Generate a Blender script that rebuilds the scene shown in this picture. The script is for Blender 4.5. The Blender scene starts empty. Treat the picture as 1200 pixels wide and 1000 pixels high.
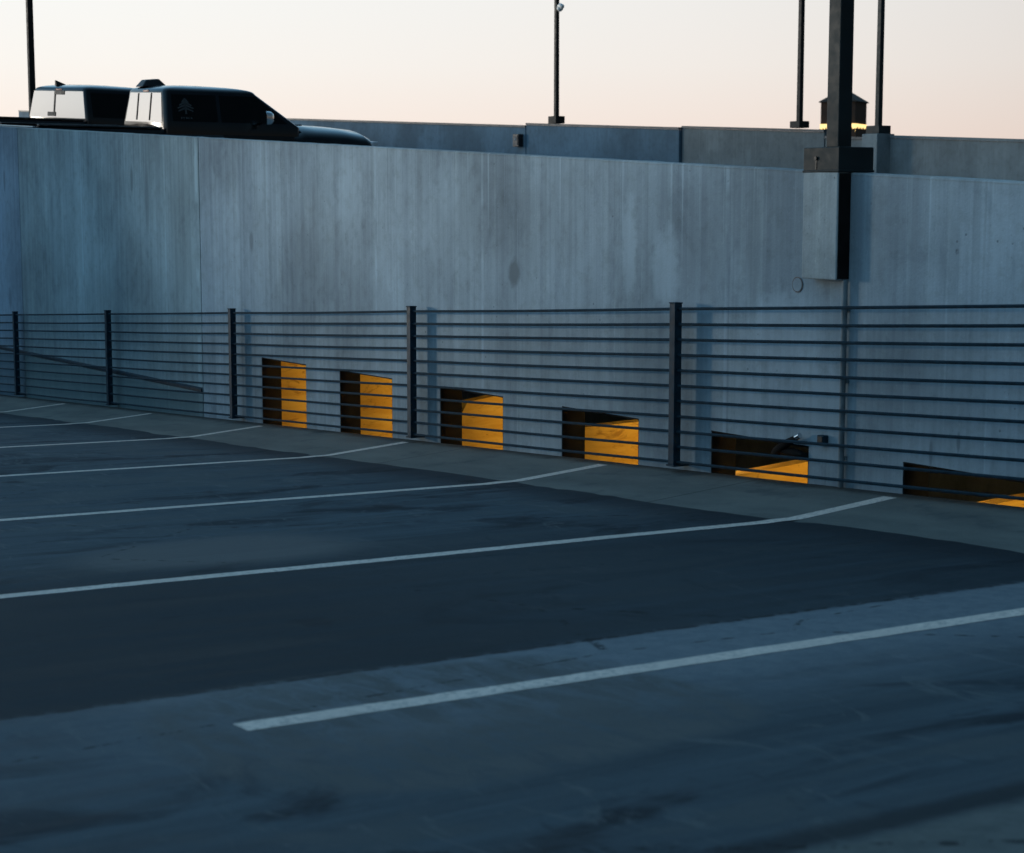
import bpy, bmesh, math, random
from mathutils import Vector, Matrix, noise as mnoise

random.seed(7)
S = bpy.context.scene
COL = S.collection
R = math.radians

# ------------------------------------------------------------------ site dimensions (metres)
G = 0.0532            # near deck falls to the left along the wall
RG = -0.052           # ramp behind the wall climbs to the left
WTOP = 1.005          # wall top height where x = 0
T = 0.20              # wall thickness
YF = 17.0             # far side of the ramp
FX = -0.0954          # fence line
AP = 0.87             # apron width
AS = 0.0762           # apron cross fall
DS = 0.0199           # asphalt cross fall
CAM = (0.0, -7.372, 1.2322)

def floor_z(x): return G * x
def wall_top(x): return WTOP + RG * x
def apron_z(x, y): return G * x + AS * y
def asphalt_z(x, y): return G * x - AS * AP + DS * (-AP - y)
def deck_z(x, y): return max(asphalt_z(x, y), apron_z(x, y)) if y > -AP else asphalt_z(x, y)
HP = 1.12
def ramp_z(x): return WTOP - HP + RG * x

# ------------------------------------------------------------------ materials
class N:
    """small node-tree writer"""
    def __init__(self, name):
        self.m = bpy.data.materials.new(name); self.m.use_nodes = True
        self.t = self.m.node_tree
        self.b = self.t.nodes['Principled BSDF']
        self._co = None
    def n(self, typ, **kw):
        nd = self.t.nodes.new(typ)
        for k, v in kw.items(): setattr(nd, k, v)
        return nd
    def set(self, sock, v):
        if isinstance(v, bpy.types.NodeSocket): self.t.links.new(v, sock)
        elif v is not None:
            if sock.type == 'RGBA' and not hasattr(v, '__len__'): v = (v, v, v, 1)
            elif sock.type == 'RGBA' and len(v) == 3: v = (*v, 1)
            sock.default_value = v
    def co(self):
        if self._co is None: self._co = self.n('ShaderNodeTexCoord').outputs['Object']
        return self._co
    def xyz(self):
        s = self.n('ShaderNodeSeparateXYZ'); self.set(s.inputs[0], self.co()); return s.outputs
    def scaled(self, sc):
        mp = self.n('ShaderNodeMapping'); self.set(mp.inputs['Vector'], self.co()); mp.inputs['Scale'].default_value = sc
        return mp.outputs[0]
    def noise(self, sc=(1, 1, 1), scale=1.0, detail=4, rough=.55, dist=0.0):
        t = self.n('ShaderNodeTexNoise'); self.set(t.inputs['Vector'], self.scaled(sc))
        t.inputs['Scale'].default_value = scale; t.inputs['Detail'].default_value = detail
        t.inputs['Roughness'].default_value = rough; t.inputs['Distortion'].default_value = dist
        return t.outputs['Fac']
    def math(self, op, a, b=None, c=None, clamp=False):
        m = self.n('ShaderNodeMath', operation=op, use_clamp=clamp)
        self.set(m.inputs[0], a)
        if b is not None: self.set(m.inputs[1], b)
        if c is not None: self.set(m.inputs[2], c)
        return m.outputs[0]
    def ramp(self, v, a, b, lo=0.0, hi=1.0, smooth=True):
        m = self.n('ShaderNodeMapRange', interpolation_type='SMOOTHSTEP' if smooth else 'LINEAR')
        self.set(m.inputs['Value'], v)
        for k, x in (('From Min', a), ('From Max', b), ('To Min', lo), ('To Max', hi)): m.inputs[k].default_value = x
        return m.outputs[0]
    def mix(self, f, a, b, blend='MIX'):
        m = self.n('ShaderNodeMix', data_type='RGBA', blend_type=blend)
        self.set(m.inputs[0], f); self.set(m.inputs[6], a); self.set(m.inputs[7], b)
        return m.outputs[2]
    def bump(self, h, strength=.3, dist=.01):
        b = self.n('ShaderNodeBump'); b.inputs['Strength'].default_value = strength; b.inputs['Distance'].default_value = dist
        self.set(b.inputs['Height'], h); self.set(self.b.inputs['Normal'], b.outputs[0])
    def out(self, col=None, rough=None, metal=None, spec=None, coat=None, ior=None):
        i = self.b.inputs
        for k, v in (('Base Color', col), ('Roughness', rough), ('Metallic', metal), ('Specular IOR Level', spec), ('Coat Weight', coat), ('IOR', ior)):
            if v is not None: self.set(i[k], v)
        return self.m
    def blob(self, cx, cz, rx, rz, soft=.5):
        """soft irregular spot on a wall at (cx, cz) in its own plane"""
        o = self.xyz()
        w = self.math('MULTIPLY', self.math('SUBTRACT', self.noise((1, 1, 1), 9, 3), .5), 1.3)
        dx = self.math('DIVIDE', self.math('SUBTRACT', o[0], cx), rx)
        dz = self.math('DIVIDE', self.math('SUBTRACT', o[2], cz), rz)
        d = self.math('SQRT', self.math('ADD', self.math('MULTIPLY', dx, dx), self.math('MULTIPLY', dz, dz)))
        return self.ramp(self.math('ADD', d, w), 1 + soft, 1 - soft * .6)

def flat(name, col, rough=.6, metal=0.0, var=.18, sc=6.0, spec=None, coat=None, bump=.1):
    k = N(name)
    f = k.noise((1, 1, 1), sc, 5)
    c = k.mix(k.ramp(f, .3, .7), tuple(x * (1 - var) for x in col), tuple(min(1, x * (1 + var)) for x in col))
    if bump: k.bump(k.noise((1, 1, 1), sc * 12, 3), bump, .004)
    return k.out(c, k.ramp(k.noise((1, 1, 1), sc * 2, 3), .2, .8, max(0, rough - .08), min(1, rough + .08)), metal, spec, coat)

def wall_concrete(name, base=(.37, .475, .535), tint=(1, 1, 1), blobs=(), lines=(), low=None, amt=.65):
    k = N(name)
    o = k.xyz()
    base = tuple(b * t for b, t in zip(base, tint))
    big = k.noise((.35, 1, .35), 1.6, 4, .6)
    board = k.noise((7.5, 1, .12), 1.5, 4, .6, .15)          # broad form-board bands
    bx = k.math('ADD', k.math('DIVIDE', o[0], .305), k.math('MULTIPLY', k.math('SUBTRACT', k.noise((1, 1, .6), 3, 2), .5), .05))
    wn = k.n('ShaderNodeTexWhiteNoise', noise_dimensions='1D'); k.set(wn.inputs['W'], k.math('FLOOR', bx))
    fr = k.math('ABSOLUTE', k.math('SUBTRACT', k.math('FRACT', bx), .5))
    fine = k.noise((26, 1, .55), 1.0, 5, .7, .2)             # thin runs of water
    mott = k.noise((1, 1, 1), 9, 6, .65)
    c = k.mix(k.ramp(big, .32, .68), tuple(x * .72 for x in base), tuple(x * 1.2 for x in base))
    c = k.mix(k.ramp(board, .36, .62, 1.2 * amt, 0), c, k.mix(1.0, c, (.80, .80, .82), 'MULTIPLY'))
    c = k.mix(k.ramp(wn.outputs['Value'], 0, 1, 0, .9 * amt), c, k.mix(1.0, c, (.80, .81, .83), 'MULTIPLY'))
    seam = k.math('MULTIPLY', k.ramp(fr, .470, .492), k.ramp(k.noise((1, 1, .5), 2.6, 4, .7), .46, .60))
    c = k.mix(k.math('MULTIPLY', seam, .6 * amt), c, k.mix(1.0, c, (1.38, 1.36, 1.32), 'MULTIPLY'))
    c = k.mix(k.ramp(fine, .57, .74, 0, .5 * amt), c, k.mix(1.0, c, (1.42, 1.40, 1.36), 'MULTIPLY'))
    c = k.mix(k.ramp(fine, .43, .27, 0, .5 * amt), c, k.mix(1.0, c, (.62, .62, .63), 'MULTIPLY'))
    c = k.mix(k.ramp(mott, .45, .7, 0, .5), c, k.mix(1.0, c, (.72, .71, .68), 'MULTIPLY'))
    # runs that start at the top edge
    dtop = k.math('SUBTRACT', k.math('ADD', k.math('MULTIPLY', o[0], RG), WTOP), o[2])
    run = k.math('MULTIPLY', k.ramp(k.noise((9, 1, .02), 1.0, 3, .7), .50, .62), k.ramp(dtop, 1.3, 0.0))
    c = k.mix(k.math('MULTIPLY', run, .6 * amt), c, tuple(x * .55 for x in base))
    run2 = k.math('MULTIPLY', k.ramp(k.noise((17, 2, .02), 1.0, 3, .7), .57, .66), k.ramp(dtop, .8, 0.0))
    c = k.mix(k.math('MULTIPLY', run2, .6 * amt), c, tuple(min(1, x * 1.6) for x in base))
    # pin holes and specks
    pit = k.n('ShaderNodeTexVoronoi'); k.set(pit.inputs['Vector'], k.scaled((1, 1, 1))); pit.inputs['Scale'].default_value = 7.5
    psel = k.math('MULTIPLY', k.ramp(pit.outputs['Distance'], .075, .03), k.ramp(k.noise((1, 1, 1), 3.1, 2), .44, .56))
    blot = k.noise((1.0, 1, .55), 2.6, 6, .72, .5)
    c = k.mix(k.ramp(blot, .52, .68, 0, .5), c, k.mix(1.0, c, (.66, .68, .70), 'MULTIPLY'))
    c = k.mix(k.ramp(blot, .45, .32, 0, .45), c, k.mix(1.0, c, (1.28, 1.26, 1.22), 'MULTIPLY'))
    c = k.mix(k.math('MULTIPLY', psel, .65), c, tuple(x * .3 for x in base))
    spk = k.noise((1, 1, .55), 62, 3, .7)
    c = k.mix(k.ramp(spk, .60, .72, 0, .5), c, k.mix(1.0, c, (1.5, 1.48, 1.42), 'MULTIPLY'))
    c = k.mix(k.ramp(spk, .40, .28, 0, .55), c, k.mix(1.0, c, (.55, .56, .58), 'MULTIPLY'))
    for (cx, cz, rx, rz, s) in blobs:
        tgt = tuple(x * .45 for x in base) if s > 0 else tuple(min(1, x * 1.45) for x in base)
        c = k.mix(k.math('MULTIPLY', k.blob(cx, cz, rx, rz), abs(s)), c, tgt)
    for (cx, w, s) in lines:                                  # vertical form-board lines, pale or dark
        dx = k.math('ABSOLUTE', k.math('SUBTRACT', o[0], cx))
        f = k.math('MULTIPLY', k.ramp(dx, w, w * .3), k.ramp(k.noise((1, 1, 1), 2.3, 3), .38, .6))
        tgt = tuple(x * .5 for x in base) if s > 0 else tuple(min(1, x * 1.6) for x in base)
        c = k.mix(k.math('MULTIPLY', f, abs(s) * .7), c, tgt)
    if low:                                                   # darker, greenish foot of the wall under a ledge
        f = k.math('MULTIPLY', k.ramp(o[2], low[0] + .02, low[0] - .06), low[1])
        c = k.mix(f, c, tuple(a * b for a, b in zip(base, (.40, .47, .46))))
    k.bump(k.math('ADD', k.math('MULTIPLY', fine, .6), k.math('SUBTRACT', k.noise((1, 1, 1), 60, 4), k.math('MULTIPLY', psel, 1.5))), .35, .006)
    return k.out(c, .86, 0, .3)

def asphalt_mat():
    k = N('asphalt')
    o = k.xyz()
    wob = k.math('MULTIPLY', k.math('SUBTRACT', k.noise((1, .6, 1), 1.6, 4), .5), .35)
    wob2 = k.math('MULTIPLY', k.math('SUBTRACT', k.noise((1, 1, 1), 9, 4), .5), .05)
    x = k.math('ADD', o[0], wob2)
    xs = k.math('ADD', o[0], wob)
    streak = k.noise((5.5, .42, 1), 1.5, 6, .65, .35)         # squeegee and tyre streaks along the stalls
    sweep = k.noise((1.3, .55, 1), 1.1, 5, .6, 1.2)
    grit = k.noise((1, 1, 1), 120, 4, .85)
    mid = k.noise((1, 1, 1), 14, 5, .7)
    dark, light = (.029, .046, .058), (.092, .120, .138)
    c = k.mix(k.ramp(streak, .27, .75), dark, light)
    c = k.mix(k.ramp(sweep, .50, .64, 0, .85), c, (.080, .094, .100))
    c = k.mix(k.ramp(sweep, .47, .34, 0, .85), c, (.007, .013, .020))
    fan = k.noise((.9, 2.6, 1), 1.7, 6, .7, 2.2)              # curved tyre scuffs
    c = k.mix(k.ramp(fan, .55, .68, 0, .7), c, (.125, .138, .142))
    c = k.mix(k.ramp(fan, .40, .30, 0, .4), c, (.008, .014, .019))
    # newer, blacker seal coat in the bay left of the seam
    fs = k.math('MULTIPLY', k.ramp(x, -5.03, -5.09), k.ramp(xs, -8.6, -7.0))
    c = k.mix(k.math('MULTIPLY', fs, k.ramp(o[1], -4.6, -3.0, .88, .62)), c, k.mix(k.ramp(streak, .35, .7), (.003, .008, .012), (.018, .028, .036)))
    # worn pale band between the seam and the near stripe
    band = k.math('MULTIPLY', k.math('MULTIPLY', k.ramp(x, -5.11, -5.02), k.ramp(xs, -3.7, -4.6)), k.ramp(o[1], -5.9, -4.7, .30, 1.0))
    c = k.mix(k.math('MULTIPLY', band, .85), c, k.mix(k.ramp(mid, .3, .7), (.18, .205, .230), (.25, .268, .282)))
    # scuffed stretch round the stripe end, with a rounded far end
    d1 = k.math('ADD', k.math('POWER', k.math('ABSOLUTE', k.math('DIVIDE', k.math('ADD', xs, 4.35), .72)), 3.0),
                k.math('POWER', k.math('ABSOLUTE', k.math('DIVIDE', k.math('ADD', o[1], 4.75), .86)), 3.0))
    arcs = k.noise((2.4, 7.0, 1), 1.4, 5, .7, .8)
    c = k.mix(k.math('MULTIPLY', k.ramp(d1, 1.15, .7), k.ramp(arcs, .36, .60, .25, .95)), c, (.115, .118, .116))
    # pale patch at the near right corner with a black tar edge
    c = k.mix(k.math('MULTIPLY', k.ramp(k.math('ABSOLUTE', k.math('ADD', x, 2.86)), .09, .02), .75), c, (.012, .015, .018))
    c = k.mix(k.ramp(x, -2.84, -2.76, 0, .92), c, k.mix(k.ramp(mid, .3, .7), (.12, .125, .115), (.17, .17, .155)))
    # tar line on the seam
    c = k.mix(k.math('MULTIPLY', k.ramp(k.math('ABSOLUTE', k.math('ADD', x, 5.07)), .032, .008), k.ramp(mid, .40, .55, .2, .95)), c, (.008, .011, .014))
    # reddish dust left in the far bay
    d2 = k.math('ADD', k.math('POWER', k.math('DIVIDE', k.math('ADD', xs, 8.05), .55), 2.0), k.math('POWER', k.math('DIVIDE', k.math('ADD', o[1], 3.85), .75), 2.0))
    c = k.mix(k.math('MULTIPLY', k.ramp(d2, 1.4, .3), .85), c, (.150, .138, .132))
    # black run of sealer hugging the apron edge
    c = k.mix(k.math('MULTIPLY', k.ramp(k.math('ADD', o[1], wob), -1.5, -.98), .72), c, (.011, .016, .022))
    # speckle of bare stone
    c = k.mix(k.ramp(grit, .58, .72, 0, .36), c, (.12, .135, .145))
    c = k.mix(k.ramp(grit, .44, .30, 0, .6), c, (.009, .012, .016))
    # hairline cracks
    vo = k.n('ShaderNodeTexVoronoi', feature='DISTANCE_TO_EDGE'); k.set(vo.inputs['Vector'], k.scaled((.45, .22, 1)))
    vo.inputs['Scale'].default_value = 1.3
    ck = k.math('MULTIPLY', k.ramp(vo.outputs['Distance'], .007, .002), k.ramp(mid, .5, .6))
    c = k.mix(k.math('MULTIPLY', ck, .8), c, (.005, .007, .009))
    oil = k.n('ShaderNodeTexVoronoi'); k.set(oil.inputs['Vector'], k.scaled((.55, .8, 1))); oil.inputs['Scale'].default_value = 1.6
    od = k.math('ADD', oil.outputs['Distance'], k.math('MULTIPLY', k.math('SUBTRACT', mid, .5), .22))
    c = k.mix(k.math('MULTIPLY', k.ramp(od, .13, .06), .65), c, (.005, .007, .010))
    k.bump(k.math('ADD', grit, k.math('MULTIPLY', mid, .5)), .5, .006)
    return k.out(c, k.ramp(streak, .3, .7, .74, .92), 0, .28)

def apron_mat():
    k = N('apron_concrete')
    o = k.xyz()
    a = k.noise((.5, 1.2, 1), 1.8, 5, .6); f = k.noise((1, 1, 1), 40, 5, .7); st = k.noise((3, 3, 1), 1.2, 4)
    c = k.mix(k.ramp(a, .3, .7), (.128, .130, .118), (.20, .196, .172))
    c = k.mix(k.ramp(f, .5, .75, 0, .4), c, (.23, .235, .23))
    c = k.mix(k.ramp(st, .56, .72, 0, .55), c, (.075, .085, .09))
    c = k.mix(k.math('MULTIPLY', k.ramp(k.math('ADD', o[1], k.math('MULTIPLY', k.math('SUBTRACT', st, .5), .25)), -.17, -.02), k.ramp(f, .3, .6, .45, .9)), c, (.045, .050, .050))       # darker towards the wall foot, broken up by noise
    # saw-cut joints every 3.4 m
    xm = k.math('ABSOLUTE', k.math('SUBTRACT', k.math('MODULO', k.math('ADD', o[0], 200.6), 3.4), 1.7))
    c = k.mix(k.math('MULTIPLY', k.ramp(xm, .012, .004), .7), c, (.03, .034, .036))
    k.bump(f, .4, .006)
    return k.out(c, .88, 0, .3)

def paint_mat():
    k = N('worn_white_paint')
    w = k.noise((1, 1, 1), 38, 5, .75); b = k.noise((1, 1, 1), 3.2, 4)
    c = k.mix(k.ramp(b, .3, .7), (.80, .64, .54), (.90, .73, .62))
    wear = k.math('MULTIPLY', k.ramp(w, .46, .62), k.ramp(b, .25, .62, .3, 1.0))
    b2 = k.noise((7, .5, 1), 1.6, 5, .7)
    c = k.mix(k.ramp(b2, .5, .68, 0, .3), c, (.36, .33, .30))
    c = k.mix(k.math('MULTIPLY', wear, .42), c, (.07, .08, .09))
    k.bump(w, .3, .003)
    return k.out(c, .75, 0, .3)

def yellow_mat():
    k = N('yellow_fin_paint')
    o = k.xyz()
    s = k.noise((.6, 1.1, 6.5), 1.3, 5, .65, .6); d = k.noise((1, 2.2, 5.5), 2.1, 5, .65, 1.4); f = k.noise((1, 1, 1), 30, 4)
    c = k.mix(k.ramp(s, .3, .7), (.68, .34, .035), (.84, .49, .075))
    c = k.mix(k.ramp(d, .54, .70, 0, .7), c, (.34, .135, .014))
    c = k.mix(k.ramp(k.noise((1, 1, 1), 55, 4, .75), .60, .74, 0, .45), c, (.28, .12, .02))
    c = k.mix(k.ramp(f, .6, .8, 0, .3), c, (.84, .50, .12))
    k.bump(f, .25, .004)
    return k.out(c, .7, 0, .3)

def car_paint(name, col):
    k = N(name)
    d = k.noise((1, 1, 1), 4, 4)
    c = k.mix(k.ramp(d, .35, .75, 0, .5), col, tuple(x + .008 for x in col))
    return k.out(c, k.ramp(d, .3, .7, .12, .2), 0, .5, .0)

def lamp_mat(name, col, power):
    k = N(name)
    k.set(k.b.inputs['Emission Color'], col); k.b.inputs['Emission Strength'].default_value = power
    return k.out(col, .5)

WALL_BLOBS = [(-11.33, .73, .066, .085, 1.0), (-18.93, 1.5, .035, .13, .6), (-18.55, 1.35, .03, .2, .35), (-15.9, .88, .035, .085, .6),
              (-13.9, 1.25, .22, .3, -.22), (-17.75, .85, .3, .55, .18), (-9.5, .82, .12, .22, -.35), (-9.9, .95, .07, .3, -.3),
              (-8.35, .45, .30, .22, -.25), (-7.95, .0, .22, .25, -.25), (-7.0, .95, .06, .25, .25), (-6.95, .98, .012, .014, .6),
              (-7.1, -.13, .012, .06, .7), (-6.9, -.05, .012, .05, .7), (-19.9, -1.3, .1, .12, .5), (-20.4, .9, .25, .6, -.15),
              (-12.2, 1.1, .4, .4, -.16), (-8.62, 1.0, .05, .4, .4)]
MW = wall_concrete('wall_concrete', blobs=WALL_BLOBS, lines=[(-20.52, .03, -.5), (-18.02, .03, -.55), (-13.45, .025, -.5), (-11.77, .025, -.45), (-14.6, .04, .4), (-10.6, .03, .3), (-8.88, .025, -.5)])
MWL = wall_concrete('wall_concrete_stained', tint=(.93, .985, .95), blobs=[(-18.93, 1.5, .035, .13, .7), (-18.5, 1.3, .05, .3, .45), (-17.6, .95, .22, .6, .28), (-19.9, .1, .5, .3, .25), (-20.0, -1.0, .06, .35, .5), (-20.6, .9, .2, .7, -.25)],
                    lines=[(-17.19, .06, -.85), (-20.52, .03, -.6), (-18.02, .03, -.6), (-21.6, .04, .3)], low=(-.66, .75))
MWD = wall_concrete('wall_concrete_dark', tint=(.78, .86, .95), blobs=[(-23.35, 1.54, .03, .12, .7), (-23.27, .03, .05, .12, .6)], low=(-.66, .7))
MPAR = wall_concrete('parapet_concrete', base=(.11, .195, .265), amt=.25)
MPAR2 = wall_concrete('parapet_concrete_grey', base=(.22, .26, .27), amt=.25)
MPED = wall_concrete('pedestal_concrete', base=(.38, .44, .45))
MASPH = asphalt_mat(); MAPR = apron_mat(); MPAINT = paint_mat(); MYEL = yellow_mat()
MRAMP = flat('ramp_concrete', (.20, .21, .21), .85, var=.2, sc=1.5)
MUNDER = flat('under_deck_concrete', (.10, .095, .09), .9, var=.25, sc=2)
MGND = flat('distant_ground', (.05, .06, .05), .95, var=.4, sc=.05, bump=0)
MSTEEL = flat('fence_steel', (.012, .038, .058), .6, .0, var=.3, sc=14, spec=.2)
MCABLE = flat('cable_steel', (.010, .032, .048), .7, .0, var=.3, sc=20, spec=.15)
MLINE = flat('slot_rubber', (.012, .012, .012), .85, var=.4, sc=8, spec=.15)
MSEAL = flat('sealant', (.05, .055, .06), .8, var=.3, sc=10)
MPOLE = flat('pole_paint', (.012, .022, .024), .6, var=.25, sc=8, spec=.3)
MPOLEB = flat('pole_paint_bronze', (.018, .018, .017), .65, var=.25, sc=8, spec=.3)
MBLACK = flat('black_plastic', (.012, .013, .014), .5, var=.3, sc=12)
MPIPE = flat('painted_conduit', (.17, .215, .235), .7, var=.3, sc=9)
MBOX = flat('grey_box_paint', (.06, .07, .08), .6, var=.25, sc=9)
MCHROME = flat('chrome', (.75, .76, .78), .15, 1.0, var=.1, sc=9, bump=0)
MWHITE = flat('white_plastic', (.75, .75, .73), .5, var=.05, sc=9)
MTRUCK = car_paint('black_car_paint', (.006, .007, .008))
MTRUCK2 = car_paint('black_car_paint_dusty', (.008, .008, .009))
MGLASS = flat('dark_tinted_glass', (.005, .0045, .004), .14, var=.2, sc=3, spec=.2, bump=0)
_k = N('mirror_tint_glass'); MMIRG = _k.out((.60, .61, .62), .12, 1.0)
MTYRE = flat('tyre_rubber', (.014, .014, .014), .9, var=.3, sc=20)
MRIM = flat('alloy_rim', (.35, .36, .38), .35, .9, var=.15, sc=10)
MRED = flat('tail_lens', (.30, .012, .010), .2, var=.15, sc=10, bump=0)
MLENS = flat('head_lens', (.6, .62, .64), .12, var=.1, sc=10, bump=0)
MEMB = flat('emblem_vinyl', (.055, .06, .06), .6, var=.2, sc=30, bump=0)
MTOWER = flat('tower_cladding', (.075, .040, .024), .85, var=.3, sc=1.2)
MROOF = flat('tower_roof', (.05, .032, .022), .8, var=.3, sc=1.5)
MLIT = lamp_mat('lit_gallery', (1.0, .68, .26), 1.5)
MLAMP = lamp_mat('amber_lamp_lens', (1.0, .72, .32), 150.0)

# ------------------------------------------------------------------ mesh writer
class MB:
    def __init__(self): self.v = []; self.f = []
    def add(self, vs, fs):
        b = len(self.v); self.v += [tuple(v) for v in vs]; self.f += [[b + i for i in f] for f in fs]; return self
    def box(self, x0, x1, y0, y1, z0, z1, M=None):
        vs = [(x, y, z) for z in (z0, z1) for (x, y) in ((x0, y0), (x1, y0), (x1, y1), (x0, y1))]
        if M is not None: vs = [M @ Vector(v) for v in vs]
        return self.add(vs, [(0, 3, 2, 1), (4, 5, 6, 7), (0, 1, 5, 4), (1, 2, 6, 5), (2, 3, 7, 6), (3, 0, 4, 7)])
    def hexa(self, b4, t4):
        return self.add(list(b4) + list(t4), [(0, 3, 2, 1), (4, 5, 6, 7), (0, 1, 5, 4), (1, 2, 6, 5), (2, 3, 7, 6), (3, 0, 4, 7)])
    def loft(self, rings, cap=True):
        n = len(rings[0]); vs = [p for r in rings for p in r]; fs = []
        for i in range(len(rings) - 1):
            for j in range(n):
                a, b = i * n + j, i * n + (j + 1) % n
                fs.append((a, b, b + n, a + n))
        if cap: fs.append(tuple(range(n - 1, -1, -1))); fs.append(tuple((len(rings) - 1) * n + j for j in range(n)))
        return self.add(vs, fs)
    def tube(self, pts, r, seg=8):
        pts = [Vector(p) for p in pts]; rings = []
        for i, p in enumerate(pts):
            d = (pts[min(i + 1, len(pts) - 1)] - pts[max(i - 1, 0)]).normalized()
            u = d.orthogonal().normalized() if i == 0 else (u - d * u.dot(d)).normalized()
            w = d.cross(u); rr = r[i] if hasattr(r, '__len__') else r
            rings.append([p + (u * math.cos(2 * math.pi * j / seg) + w * math.sin(2 * math.pi * j / seg)) * rr for j in range(seg)])
        return self.loft(rings)
    def prism(self, poly, d):
        """poly: 3-D outline, d: thickness vector"""
        d = Vector(d); a = [Vector(p) for p in poly]
        return self.loft([a, [p + d for p in a]])
    def build(self, name, mat, parent=None, smooth=False, bevel=0.0, loc=None):
        me = bpy.data.meshes.new(name); me.from_pydata(self.v, [], self.f)
        bm = bmesh.new(); bm.from_mesh(me); bmesh.ops.recalc_face_normals(bm, faces=bm.faces)
        if smooth:
            for fc in bm.faces: fc.smooth = True
            for e in bm.edges:
                if len(e.link_faces) == 2 and e.calc_face_angle(0) > R(38): e.smooth = False
        bm.to_mesh(me); bm.free(); me.materials.append(mat)
        o = bpy.data.objects.new(name, me); COL.objects.link(o)
        if parent: o.parent = parent
        if loc: o.location = loc
        if bevel:
            md = o.modifiers.new('bevel', 'BEVEL'); md.width = bevel; md.segments = 2; md.limit_method = 'ANGLE'; md.angle_limit = R(35)
        return o

def tag(o, label, cat, group=None, kind=None):
    o['label'] = label; o['category'] = cat
    if group: o['group'] = group
    if kind: o['kind'] = kind
    return o
def empty(name, loc, label, cat, group=None, rot=(0, 0, 0)):
    o = bpy.data.objects.new(name, None); COL.objects.link(o); o.location = loc; o.rotation_euler = rot
    return tag(o, label, cat, group)

# ------------------------------------------------------------------ ground, decks, markings
m = MB(); m.add([(-3000, -3000, -12), (3000, -3000, -12), (3000, 3000, -12), (-3000, 3000, -12)], [(0, 1, 2, 3)])
tag(m.build('ground', MGND), 'dark open land far below the parking structure', 'ground', kind='structure')

def edge_y(x):   # wavering edge where the asphalt was spread over the apron
    return -AP + .055 * mnoise.noise(Vector((x * .55, 3.1, 0))) + .035 * mnoise.noise(Vector((x * 1.9, 7.7, 0))) + .012 * mnoise.noise(Vector((x * 7, 1.2, 0)))
XS = [-75 + i * 2 for i in range(26)] + [-24 + i * .12 for i in range(200)] + [i * 2.0 for i in range(13)]
XS = sorted(set(round(x, 3) for x in XS))
rows = [0, .06, .2, .5, 1.2, 3, 6, 10, 17]
m = MB(); vs = []; fs = []
for x in XS:
    e = edge_y(x)
    for r in rows:
        y = e - r
        z = max(asphalt_z(x, y), apron_z(x, y)) + (.004 if r < .15 else .0)
        if r == 0: z = apron_z(x, y) + .001 if y > -AP else asphalt_z(x, y) - .002
        vs.append((x, y, z))
nr = len(rows)
for i in range(len(XS) - 1):
    for j in range(nr - 1):
        a = i * nr + j; fs.append((a, a + 1, a + 1 + nr, a + nr))
m.add(vs, fs)
deck = m.build('parking_deck', MASPH, smooth=True)
tag(deck, 'dark blue-black asphalt of the sloping parking deck', 'parking deck', kind='structure')
m = MB(); m.hexa([(-75, -1.12, apron_z(-75, -1.12) - .3), (24, -1.12, apron_z(24, -1.12) - .3), (24, -.002, apron_z(24, 0) - .3), (-75, -.002, apron_z(-75, 0) - .3)],
                 [(-75, -1.12, apron_z(-75, -1.12)), (24, -1.12, apron_z(24, -1.12)), (24, -.002, apron_z(24, 0)), (-75, -.002, apron_z(-75, 0))])
tag(m.build('pavement', MAPR), 'pale concrete apron strip along the foot of the wall', 'pavement', kind='structure')
m = MB(); m.hexa([(-75, -18, floor_z(-75) - .6), (24, -18, floor_z(24) - .6), (24, -1.13, floor_z(24) - .6), (-75, -1.13, floor_z(-75) - .6)],
                 [(-75, -18, floor_z(-75) - .2), (24, -18, floor_z(24) - .2), (24, -1.13, floor_z(24) - .2), (-75, -1.13, floor_z(-75) - .2)])
tag(m.build('deck_slab', MUNDER), 'concrete slab carrying the asphalt deck', 'slab', kind='structure')
m = MB()
m.hexa([(-75, T + .02, ramp_z(-75) - .22), (24, T + .02, ramp_z(24) - .22), (24, YF - .01, ramp_z(24) - .22), (-75, YF - .01, ramp_z(-75) - .22)],
       [(-75, T + .02, ramp_z(-75)), (24, T + .02, ramp_z(24)), (24, YF - .01, ramp_z(24)), (-75, YF - .01, ramp_z(-75))])
tag(m.build('ramp', MRAMP), 'concrete ramp climbing to the left behind the wall', 'ramp', kind='structure')
m = MB(); m.box(-75, 24, T + .02, YF - .01, -4.6, -4.4)
tag(m.build('lower_floor', MUNDER), 'dark floor of the parking level under the ramp', 'floor', kind='structure')

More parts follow.
